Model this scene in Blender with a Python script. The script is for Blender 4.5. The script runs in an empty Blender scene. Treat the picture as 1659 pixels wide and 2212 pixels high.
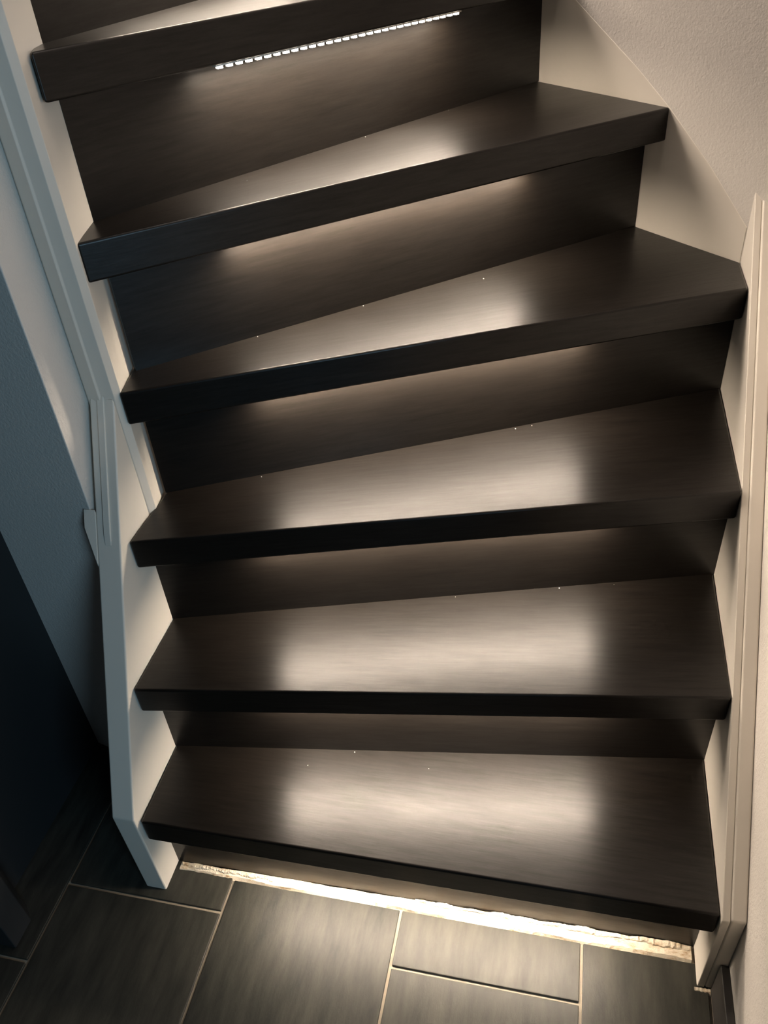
import bpy, bmesh, math, random
from mathutils import Matrix, Vector
random.seed(4)
SC = bpy.context.scene
COL = SC.collection

# ------------------------------------------------------------------ camera
cam_data = bpy.data.cameras.new('camera')
cam = bpy.data.objects.new('camera', cam_data)
COL.objects.link(cam)
SC.camera = cam
RIGHT = Vector((0.9753671, 0.20962742, -0.06866851))
DOWN = Vector((0.07645421, -0.61326033, -0.78617207))
FWD = Vector((-0.20691489, 0.76155638, -0.61418085))
m = Matrix.Identity(4)
for i, v in enumerate((RIGHT, -DOWN, -FWD)):
    for r in range(3):
        m[r][i] = v[r]
m.translation = Vector((-0.24246797, -0.6072128, 1.25604616))
cam.matrix_world = m
cam_data.sensor_fit = 'VERTICAL'
cam_data.sensor_height = 24.0
cam_data.lens = 24.0 * 1757.06 / 2212.0
cam_data.clip_start = 0.01

# ------------------------------------------------------------------ world, lights, exposure
world = bpy.data.worlds.new('world')
SC.world = world
world.use_nodes = True
world.node_tree.nodes['Background'].inputs[0].default_value = (0.62, 0.72, 0.80, 1)
world.node_tree.nodes['Background'].inputs[1].default_value = 0.022
SC.view_settings.view_transform = 'Standard'
SC.view_settings.look = 'None'
SC.view_settings.gamma = 1.0
SC.view_settings.use_curve_mapping = False
SC.view_settings.exposure = 0.0


def area(name, loc, target, size, power, color):
    l = bpy.data.lights.new(name, 'AREA')
    l.shape = 'DISK'
    l.size = size
    l.energy = power
    l.color = color
    o = bpy.data.objects.new(name, l)
    COL.objects.link(o)
    o.location = loc
    o.rotation_euler = (Vector(target) - Vector(loc)).to_track_quat('-Z', 'Y').to_euler()
    return o


area('hall_light', (0.95, -1.55, 1.38), (-0.8, 0.2, 0.6), 0.70, 17.0, (0.46, 0.76, 1.0))
area('landing_light', (-1.25, 1.28, 2.20), (-0.05, 0.45, 0.8), 0.40, 26.0, (1.0, 0.83, 0.71))
area('added_warm_fill', (-0.30, 0.50, 2.62), (-0.6, 0.3, 0.8), 0.3, 3.2, (1.0, 0.84, 0.74))  # added warm fill, not a real lamp; brightens the wall side beside the newel

H = 0.19
T = 0.04795
# plan corners of nosings and risers, left and right
N = {1: ((-.8037, -.0524), (-.0002, -.0459)), 2: ((-.8050, .0370), (.0004, .1495)),
     3: ((-.8055, .1347), (.0004, .3479)), 4: ((-.7996, .2055), (-.0005, .5784)),
     5: ((-.8018, .2146), (-.1205, .8047)), 6: ((-.8012, .2341), (-.3016, .9958))}
R = {1: ((-.8065, -.0086), (0., 0.)), 2: ((-.8064, .0822), (.0004, .1895)),
     3: ((-.8068, .1775), (.0005, .3911)), 4: ((-.8015, .2481), (-.0003, .6284)),
     5: ((-.8040, .2657), (-.1494, .8328)), 6: ((-.8189, .2898), (-.332, 1.0282)),
     7: ((-.8197, .2905), (-.6777, 1.3952))}
CORNER = (-.0007, .6763)
D2 = Vector((-.686, .727)).normalized()           # direction of the diagonal wall
N2 = Vector((D2.y, -D2.x))                        # its outward (behind) normal
if N2.x < 0:
    N2 = -N2
_d7 = (Vector(R[7][1]) - Vector(R[7][0])).normalized()
_n7 = Vector((_d7.y, -_d7.x))
N[7] = (tuple(Vector((-.812, .262)) + _n7 * .030), tuple(Vector(R[7][1]) + _n7 * .042))


# ------------------------------------------------------------------ materials
def mat(name):
    m_ = bpy.data.materials.new(name)
    m_.use_nodes = True
    nt = m_.node_tree
    b = nt.nodes['Principled BSDF']
    return m_, nt, b


def noise(nt, scale, detail=4, rough=0.6, stretch=(1, 1, 1), coord='Object'):
    tc = nt.nodes.new('ShaderNodeTexCoord')
    mp = nt.nodes.new('ShaderNodeMapping')
    mp.inputs['Scale'].default_value = stretch
    n = nt.nodes.new('ShaderNodeTexNoise')
    n.inputs['Scale'].default_value = scale
    n.inputs['Detail'].default_value = detail
    n.inputs['Roughness'].default_value = rough
    nt.links.new(tc.outputs[coord], mp.inputs[0])
    nt.links.new(mp.outputs[0], n.inputs['Vector'])
    return n


def ramp(nt, src, stops):
    r = nt.nodes.new('ShaderNodeValToRGB')
    els = r.color_ramp.elements
    while len(els) < len(stops):
        els.new(0.5)
    for e, (p, c) in zip(els, stops):
        e.position = p
        e.color = (*c, 1)
    nt.links.new(src, r.inputs[0])
    return r


def bump(nt, b, src, strength, dist):
    bp = nt.nodes.new('ShaderNodeBump')
    bp.inputs['Strength'].default_value = strength
    bp.inputs['Distance'].default_value = dist
    nt.links.new(src, bp.inputs['Height'])
    nt.links.new(bp.outputs[0], b.inputs['Normal'])


def dark_wood():
    m_, nt, b = mat('dark_wood')
    n = noise(nt, 9, 6, 0.65, (1, 14, 14))
    r = ramp(nt, n.outputs[0], [(0.28, (.0045, .0036, .0030)), (0.72, (.0095, .0076, .0060))])
    nt.links.new(r.outputs[0], b.inputs['Base Color'])
    n2 = noise(nt, 3.5, 5, 0.7, (1, 3, 3))
    r2 = ramp(nt, n2.outputs[0], [(0.3, (.32,) * 3), (0.7, (.38,) * 3)])
    nt.links.new(r2.outputs[0], b.inputs['Roughness'])
    n4 = noise(nt, 14, 5, 0.7, (1, 11, 11))
    r4 = ramp(nt, n4.outputs[0], [(0.3, (.30,) * 3), (0.7, (.45,) * 3)])
    nt.links.new(r4.outputs[0], b.inputs['Specular IOR Level'])
    b.inputs['Anisotropic'].default_value = 0.48
    tg = nt.nodes.new('ShaderNodeTangent')
    tg.direction_type = 'UV_MAP'
    tg.uv_map = 'UVMap'
    nt.links.new(tg.outputs[0], b.inputs['Tangent'])
    n3 = noise(nt, 40, 4, 0.6, (1, 12, 12))
    bump(nt, b, n3.outputs[0], 0.12, 0.0008)
    return m_


def paint(name, col, rough, bscale=None, bstr=0.0, bdist=0.001, var=0.06):
    m_, nt, b = mat(name)
    n = noise(nt, 5, 4, 0.6)
    c0 = tuple(x * (1 - var) for x in col)
    r = ramp(nt, n.outputs[0], [(0.3, c0), (0.7, col)])
    nt.links.new(r.outputs[0], b.inputs['Base Color'])
    b.inputs['Roughness'].default_value = rough
    if bscale:
        n2 = noise(nt, bscale, 5, 0.65)
        bump(nt, b, n2.outputs[0], bstr, bdist)
    return m_


def slate():
    m_, nt, b = mat('slate_tile')
    n = noise(nt, 7, 6, 0.65, (6, 1.2, 1))
    oi = nt.nodes.new('ShaderNodeObjectInfo')
    add = nt.nodes.new('ShaderNodeMath')
    add.operation = 'MULTIPLY_ADD'
    add.inputs[1].default_value = 0.14
    nt.links.new(oi.outputs['Random'], add.inputs[0])
    nt.links.new(n.outputs[0], add.inputs[2])
    r = ramp(nt, add.outputs[0], [(0.34, (.012, .0125, .011)), (0.84, (.052, .050, .040))])
    nt.links.new(r.outputs[0], b.inputs['Base Color'])
    b.inputs['Roughness'].default_value = 0.5
    b.inputs['Specular IOR Level'].default_value = 0.32
    n2 = noise(nt, 26, 6, 0.7, (4, 1, 1))
    bump(nt, b, n2.outputs[0], 0.3, 0.0015)
    return m_


def emis(name, col, s):
    m_, nt, b = mat(name)
    b.inputs['Base Color'].default_value = (0, 0, 0, 1)
    b.inputs['Emission Color'].default_value = (*col, 1)
    b.inputs['Emission Strength'].default_value = s
    return m_


M_WOOD = dark_wood()
M_WHITE = paint('cream_gloss_paint', (.74, .69, .61), 0.42, 60, 0.05, 0.0006, 0.03)
M_PLASTER = paint('white_textured_plaster', (.72, .68, .63), 0.9, 210, 0.6, 0.0018, 0.03)
M_DARKWALL = paint('anthracite_paint', (.018, .020, .022), 0.6, 120, 0.1, 0.0008)
M_TILE = slate()
M_GROUT = paint('grey_grout', (.30, .26, .20), 0.95, 300, 0.5, 0.001, 0.35)
M_MORTAR = paint('cream_mortar', (.78, .70, .56), 0.9, 260, 0.8, 0.002, 0.15)
_nt = M_MORTAR.node_tree
_b = _nt.nodes['Principled BSDF']
_n = noise(_nt, 55, 5, 0.7, (1, 3, 1))
_r = ramp(_nt, _n.outputs[0], [(0.30, (.30, .17, .07)), (0.38, (.50, .39, .26)), (0.50, (.64, .57, .45))])
_nt.links.new(_r.outputs[0], _b.inputs['Base Color'])
M_SKIRT = paint('black_skirting', (.030, .027, .024), 0.55, 60, 0.1, 0.0006)
M_LED = emis('led_diode', (1.0, .86, .70), 30)
M_PCB = paint('white_tape', (.75, .73, .68), 0.5)


# ------------------------------------------------------------------ helpers
def tag(o, label=None, cat=None, group=None, kind=None):
    if label:
        o['label'] = label
    if cat:
        o['category'] = cat
    if group:
        o['group'] = group
    if kind:
        o['kind'] = kind
    return o


def empty(name, loc=(0, 0, 0)):
    o = bpy.data.objects.new(name, None)
    o.empty_display_size = 0.05
    COL.objects.link(o)
    o.location = loc
    return o


def extrude(name, pts, vec, material, parent=None, bevel=0.0, segs=2, origin=None, rotz=0.0):
    """closed 3D polygon pts swept by vec; mesh stored around origin, local x turned by rotz"""
    pts = [Vector(p) for p in pts]
    vec = Vector(vec)
    o0 = Vector(origin) if origin else sum(pts, Vector()) / len(pts)
    inv = Matrix.Rotation(-rotz, 4, 'Z')
    bm = bmesh.new()
    a = [bm.verts.new(inv @ (p - o0)) for p in pts]
    b = [bm.verts.new(inv @ (p + vec - o0)) for p in pts]
    n = len(pts)
    bm.faces.new(a)
    bm.faces.new(list(reversed(b)))
    for i in range(n):
        bm.faces.new((a[i], b[i], b[(i + 1) % n], a[(i + 1) % n]))
    bmesh.ops.recalc_face_normals(bm, faces=bm.faces)
    uv = bm.loops.layers.uv.new('UVMap')           # u runs across the grain, v along it
    for f in bm.faces:
        for lp in f.loops:
            q = lp.vert.co
            lp[uv].uv = (q.y + q.z * 1.001, q.x)
    me = bpy.data.meshes.new(name)
    bm.to_mesh(me)
    bm.free()
    me.materials.append(material)
    o = bpy.data.objects.new(name, me)
    COL.objects.link(o)
    o.location = o0
    o.rotation_euler = (0, 0, rotz)
    if parent:
        o.parent = parent
        o.location = o0 - parent.location
    if bevel:
        md = o.modifiers.new('bevel', 'BEVEL')
        md.width = bevel
        md.segments = segs
        md.limit_method = 'ANGLE'
        md.angle_limit = math.radians(25)
        for p in me.polygons:
            p.use_smooth = True
        try:
            me.shade_auto_smooth = True
        except Exception:
            pass
        md.harden_normals = True
    return o


def prism(name, xy, z0, z1, material, parent=None, **k):
    return extrude(name, [(x, y, z0) for x, y in xy], (0, 0, z1 - z0), material, parent, **k)


def box(name, lo, hi, material, parent=None, **k):
    return prism(name, [(lo[0], lo[1]), (hi[0], lo[1]), (hi[0], hi[1]), (lo[0], hi[1])], lo[2], hi[2], material, parent, **k)


# ------------------------------------------------------------------ structure: floor of slate tiles
WX = 0.030                                         # right wall plane
floor = box('floor', (-1.70, -1.60, -0.06), (1.60, 1.60, -0.0035), M_GROUT)
tag(floor, kind='structure')
G = 0.0022
cols = [(-1.517, -1.245, -.04), (-1.245, -.973, -.199), (-.973, -.7055, -.0755), (-.7055, -.4295, .22),
        (-.4295, -.1575, -.106), (-.1575, .0178, .10), (.0188, .2858, -.30), (.2858, .5578, -.45), (.5578, .83, -.33), (.83, 1.10, -.42)]
for x0, x1, yj in cols:
    inside = x0 > -.80
    k = -3
    while k < 4:
        ya, yb = yj + k * .545, yj + (k + 1) * .545
        k += 1
        ya, yb = max(ya, -1.58), min(yb, 1.0 if not inside else -.0205)
        if x0 < -1.0 and ya > -.2 and x1 > -1.0:
            pass
        if x0 > .018:
            yb = min(yb, -.302)
        if yb - ya < .03:
            continue
        xa, xb = x0 + G, x1 - G
        prism('tile', [(xa, ya + G), (xb, ya + G), (xb, yb - G), (xa, yb - G)], -0.010, 0.0, M_TILE, floor, bevel=0.0012)

# ------------------------------------------------------------------ structure: walls
ZT = 2.7
w = box('wall_right', (WX, -.30, -.01), (WX + .10, .70, ZT), M_PLASTER)
tag(w, kind='structure')
P0 = Vector(CORNER) + N2 * .0007
a = P0 - D2 * .052
b_ = P0 + D2 * 1.25
w = prism('wall_far', [tuple(a), tuple(b_), tuple(b_ + N2 * .1), tuple(a + N2 * .1)], -.01, ZT, M_PLASTER)
tag(w, kind='structure')
# wall beside the newel: blue lit face towards the hall, side face towards the stairs
w = prism('wall_back', [(-.8495, .1385), (-1.066, .189), (-1.066, .36), (-.8495, .36)], -.01, ZT, M_PLASTER, bevel=.002)
tag(w, kind='structure')
w = box('wall_left', (-1.16, -.108, -.01), (-1.0575, .36, ZT), M_DARKWALL)
tag(w, kind='structure')
t = prism('trim_1', [(-1.16, -.185), (-1.001, -.185), (-1.001, -.142), (-1.022, -.122), (-1.0575, -.108), (-1.16, -.108)],
          0, ZT, M_DARKWALL, bevel=.002)
tag(t, kind='structure')
s = box('baseboard_right', (.0188, -.298, 0), (WX, -.0535, .077), M_SKIRT, bevel=.0015)
tag(s, kind='structure')

# ------------------------------------------------------------------ staircase
stairs = empty('staircase', (-.4, .3, 0))
tag(stairs, 'winding staircase of black wood treads and risers between cream stringers', 'staircase')


def ang(a, b):
    return math.atan2(b[1] - a[1], b[0] - a[0])


for k in range(1, 8):
    (nl, nr) = N[k]
    if k < 7:
        rl, rr = R[k + 1]
        d = (Vector(rr) - Vector(rl)).normalized()
        nn = Vector((-d.y, d.x)) * .014
        back = [tuple(Vector(rr) + nn), tuple(Vector(rl) + nn)]
        if k < 4:
            back = [(-.0002, rr[1] + .014), (rl[0], rl[1] + .014)]
        poly = [nl, nr] + ([CORNER] if k == 4 else []) + ([rr] if k >= 4 else []) + back
    else:
        poly = [nl, nr, (-.80, 1.50), (-.84, .32)]
    prism('tread', poly, k * H - T, k * H, M_WOOD, stairs, bevel=.0035, segs=3,
          origin=(nl[0], nl[1], k * H), rotz=ang(nl, nr))
for k in range(1, 8):
    rl, rr = R[k]
    d = (Vector(rr) - Vector(rl)).normalized()
    nn = Vector((-d.y, d.x)) * .013
    poly = [rl, rr, tuple(Vector(rr) + nn), tuple(Vector(rl) + nn)]
    if k < 4:
        poly = [rl, rr, (0, rr[1] + .013), (rl[0], rl[1] + .013)]
    z0 = (k - 1) * H
    prism('riser', poly, z0 + (.004 if k == 1 else 0), k * H - T, M_WOOD, stairs, origin=(rl[0], rl[1], z0), rotz=ang(rl, rr))

# left stringer (free standing) : profile in y-z, 36 mm thick
prof = [(-.058, 0), (-.060, .203), (.2026, .755), (.2026, .30), (.13, 0)]
st = extrude('stringer', [(-.8065, y, z) for y, z in prof], (-.0355, 0, 0), M_WHITE, stairs, bevel=.003)
# cap moulding on the upper half of the left stringer
def cap(x0, x1, ya, yb, lift, cut):
    def zt(y):
        return .203 + (y + .060) * 2.102
    pts = [(x0, ya, zt(ya) - .004), (x0, ya + cut, zt(ya + cut) + lift), (x0, yb, zt(yb) + lift), (x0, yb, zt(yb) - .004)]
    return extrude('cap_moulding', pts, (x1 - x0, 0, 0), M_WHITE, stairs, bevel=.0012)
cap(-.8200, -.8300, .113, .2026, .0055, .010)
zs = lambda y: .203 + (y + .060) * 2.102 + .0008
extrude('cap_moulding', [(x, y, zs(y)) for x, y in ((-.8415, .138), (-.8590, .138), (-.8590, .127), (-.8430, .106), (-.8415, .106))],
        (0, 0, -.022), M_WHITE, stairs, bevel=.0012)

# newel post: plan polygon with its small bevel, front field and bead
post = [(-.800, .2115), (-.8065, .2030), (-.8235, .2010), (-.8255, .1985), (-.8440, .2030), (-.8490, .2080),
        (-.8490, .34), (-.832, .34), (-.8197, .2905)]
prism('newel_post', post, .30, 2.3, M_WHITE, stairs, bevel=.0008)

# right stringer: inner board and outer lath, both against the wall
prof = [(-.053, 0), (-.053, .191), (.676, .864), (.676, .40), (.10, 0)]
extrude('stringer', [(0.0005, y, z) for y, z in prof], (.0102, 0, 0), M_WHITE, stairs, bevel=.0016)
prof = [(-.0532, 0), (-.0532, .1945), (.668, .8605), (.668, .40), (.10, 0)]
extrude('stringer', [(.0108, y, z) for y, z in prof], (.0190, 0, 0), M_WHITE, stairs, bevel=.0030)
# stringer on the diagonal wall, top edge curved
top = [(0, .812), (.079, .879), (.174, .948), (.248, .994), (.337, 1.043), (.40, 1.078), (.60, 1.19), (.95, 1.40)]
C0 = Vector(CORNER)
pts = []
for s_, z in top:
    p = C0 + D2 * s_
    pts.append((p.x, p.y, z))
pe = C0 + D2 * .95
pts += [(pe.x, pe.y, .9), (C0.x, C0.y, .45)]
extrude('stringer', pts, tuple((N2 * .0058).to_3d()), M_WHITE, stairs, bevel=.001)

# ------------------------------------------------------------------ LED strips under the nosings
names = {1: 'LED strip under the lowest nosing, lighting the floor tiles',
         2: 'LED strip under the second nosing from the floor, lighting the lowest tread',
         3: 'LED strip under the third nosing from the floor, lighting the second tread',
         4: 'LED strip under the fourth nosing from the floor, lighting the third tread',
         5: 'LED strip under the fifth nosing from the floor, lighting the fourth tread',
         6: 'glowing LED strip with visible bright dots under the sixth nosing',
         7: 'LED strip above the frame, lighting the uppermost visible tread'}
SPAN = {1: (.16, .67), 2: (.175, .66), 3: (.165, .665), 4: (.175, .66), 5: (.19, .66), 6: (.226, .675), 7: (.2, .68)}
POW = {1: 1.0, 2: 1.0, 3: 1.0, 4: 1.05, 5: 1.2, 6: 1.15, 7: .7}
LEDW = 5.7


def box_mesh(name, sx, sy, sz, material):
    bm = bmesh.new()
    bmesh.ops.create_cube(bm, size=1.0)
    for v in bm.verts:
        v.co = Vector((v.co.x * sx, v.co.y * sy, v.co.z * sz))
    me = bpy.data.meshes.new(name)
    bm.to_mesh(me)
    bm.free()
    me.materials.append(material)
    return me


dm = box_mesh('diode', .0070, .0050, .0034, M_LED)
for k in range(1, 8):
    nl, nr = Vector(N[k][0]), Vector(N[k][1])
    d = (nr - nl).normalized()
    nn = Vector((-d.y, d.x))
    s0, s1 = SPAN[k]
    L = s1 - s0
    c = nl + d * (s0 + L / 2) + nn * (.013 if k == 6 else .024)
    root = empty('led_strip', (c.x, c.y, k * H - T))
    root.rotation_euler = (0, 0, math.atan2(d.y, d.x))
    tag(root, names[k], 'led strip', 'LED strips under the stair nosings')
    base = bpy.data.objects.new('tape', box_mesh('tape', L, .008, .0028, M_PCB))
    COL.objects.link(base)
    base.parent = root
    base.location = (0, 0, -.0015)
    nd = 30
    for i in range(nd):
        o = bpy.data.objects.new('diode', dm)
        COL.objects.link(o)
        o.parent = root
        o.location = ((i + .5) / nd * L - L / 2, 0, -.0041)
    l = bpy.data.lights.new('led_light', 'AREA')
    l.shape = 'RECTANGLE'
    l.size = L
    l.size_y = .006
    l.spread = math.radians(163)
    l.energy = LEDW * POW[k]
    l.color = (1.0, .83, .66)
    lo = bpy.data.objects.new('led_light', l)
    COL.objects.link(lo)
    lo.parent = root
    lo.location = (0, 0, -.0056)

# ------------------------------------------------------------------ mortar at the foot of the lowest riser
def bead(name, xa, xb, ya, yb, h, seed, z0=-.004, jit=.0022, n=150, material=None, skew=0.0):
    rnd = random.Random(seed)
    bm = bmesh.new()
    rows = []
    yb0 = yb
    ph = [rnd.uniform(0, 9) for _ in range(6)]
    cnt = [0]

    def walk():
        cnt[0] += 1
        c_ = cnt[0] % 5
        f_ = (cnt[0] // 5) / n
        return (.5 * math.sin(f_ * 23 + ph[c_]) + .3 * math.sin(f_ * 61 + ph[(c_ + 1) % 6]) + .35 * rnd.uniform(-1, 1))
    for i in range(n + 1):
        yb = yb0 + .0086 / .8065 * (xa + (xb - xa) * i / n)
        f = i / n
        x = xa + (xb - xa) * f
        sk = skew * f
        j = lambda s_: s_ * walk()
        hh = h + j(h * .35)
        rows.append([bm.verts.new((x, ya + sk + j(jit), z0)), bm.verts.new((x, ya + sk + .003 + j(jit), hh * .8)),
                     bm.verts.new((x, (ya + yb) / 2 + sk + j(jit), hh)), bm.verts.new((x, yb + sk + j(jit * .5), hh)),
                     bm.verts.new((x, yb + sk, z0))])
    for p, q in zip(rows, rows[1:]):
        for i in range(4):
            bm.faces.new((p[i], q[i], q[i + 1], p[i + 1]))
    bm.faces.new(rows[0])
    bm.faces.new(list(reversed(rows[-1])))
    bmesh.ops.recalc_face_normals(bm, faces=bm.faces)
    me = bpy.data.meshes.new(name)
    bm.to_mesh(me)
    bm.free()
    me.materials.append(material or M_MORTAR)
    o = bpy.data.objects.new(name, me)
    COL.objects.link(o)
    return o


mj = empty('mortar_joint', (-.4, -.012, 0))
tag(mj, 'rough cream mortar joint along the foot of the lowest black riser', 'mortar')
for args in (('mortar_bead', -.800, -.004, -.0225, -.0008, .0035, 3), ('mortar_ridge', -.41, -.006, -.0110, -.0012, .0075, 5),
             ('mortar_ridge', -.795, -.640, -.0185, -.0040, .0065, 8),
             ('mortar_patch', -.003, .0185, -.0620, -.0550, .0012, 9)):
    o = bead(*args, n=14, jit=.0007) if args[0] == 'mortar_patch' else bead(*args)
    o.parent = mj
    o.location = -mj.location

# ------------------------------------------------------------------ a few crumbs of dust lying on the treads
rnd = random.Random(21)
bm = bmesh.new()
for k in range(1, 6):
    rl, rr = Vector(R[k + 1][0]), Vector(R[k + 1][1])
    d = (rr - rl).normalized()
    nn = Vector((d.y, -d.x))
    for i in range(3):
        p = rl + d * rnd.uniform(.12, .72) + nn * rnd.choice((.004, .006, .03))
        q = bmesh.ops.create_icosphere(bm, subdivisions=1, radius=rnd.uniform(.0006, .0011))
        bmesh.ops.translate(bm, verts=q['verts'], vec=(p.x, p.y, k * H + .0006))
me = bpy.data.meshes.new('dust_crumbs')
bm.to_mesh(me)
bm.free()
me.materials.append(M_PCB)
o = bpy.data.objects.new('dust_crumbs', me)
COL.objects.link(o)
o.parent = stairs
o.location = -stairs.location
tag(o, 'tiny pale dust crumbs', kind='stuff')
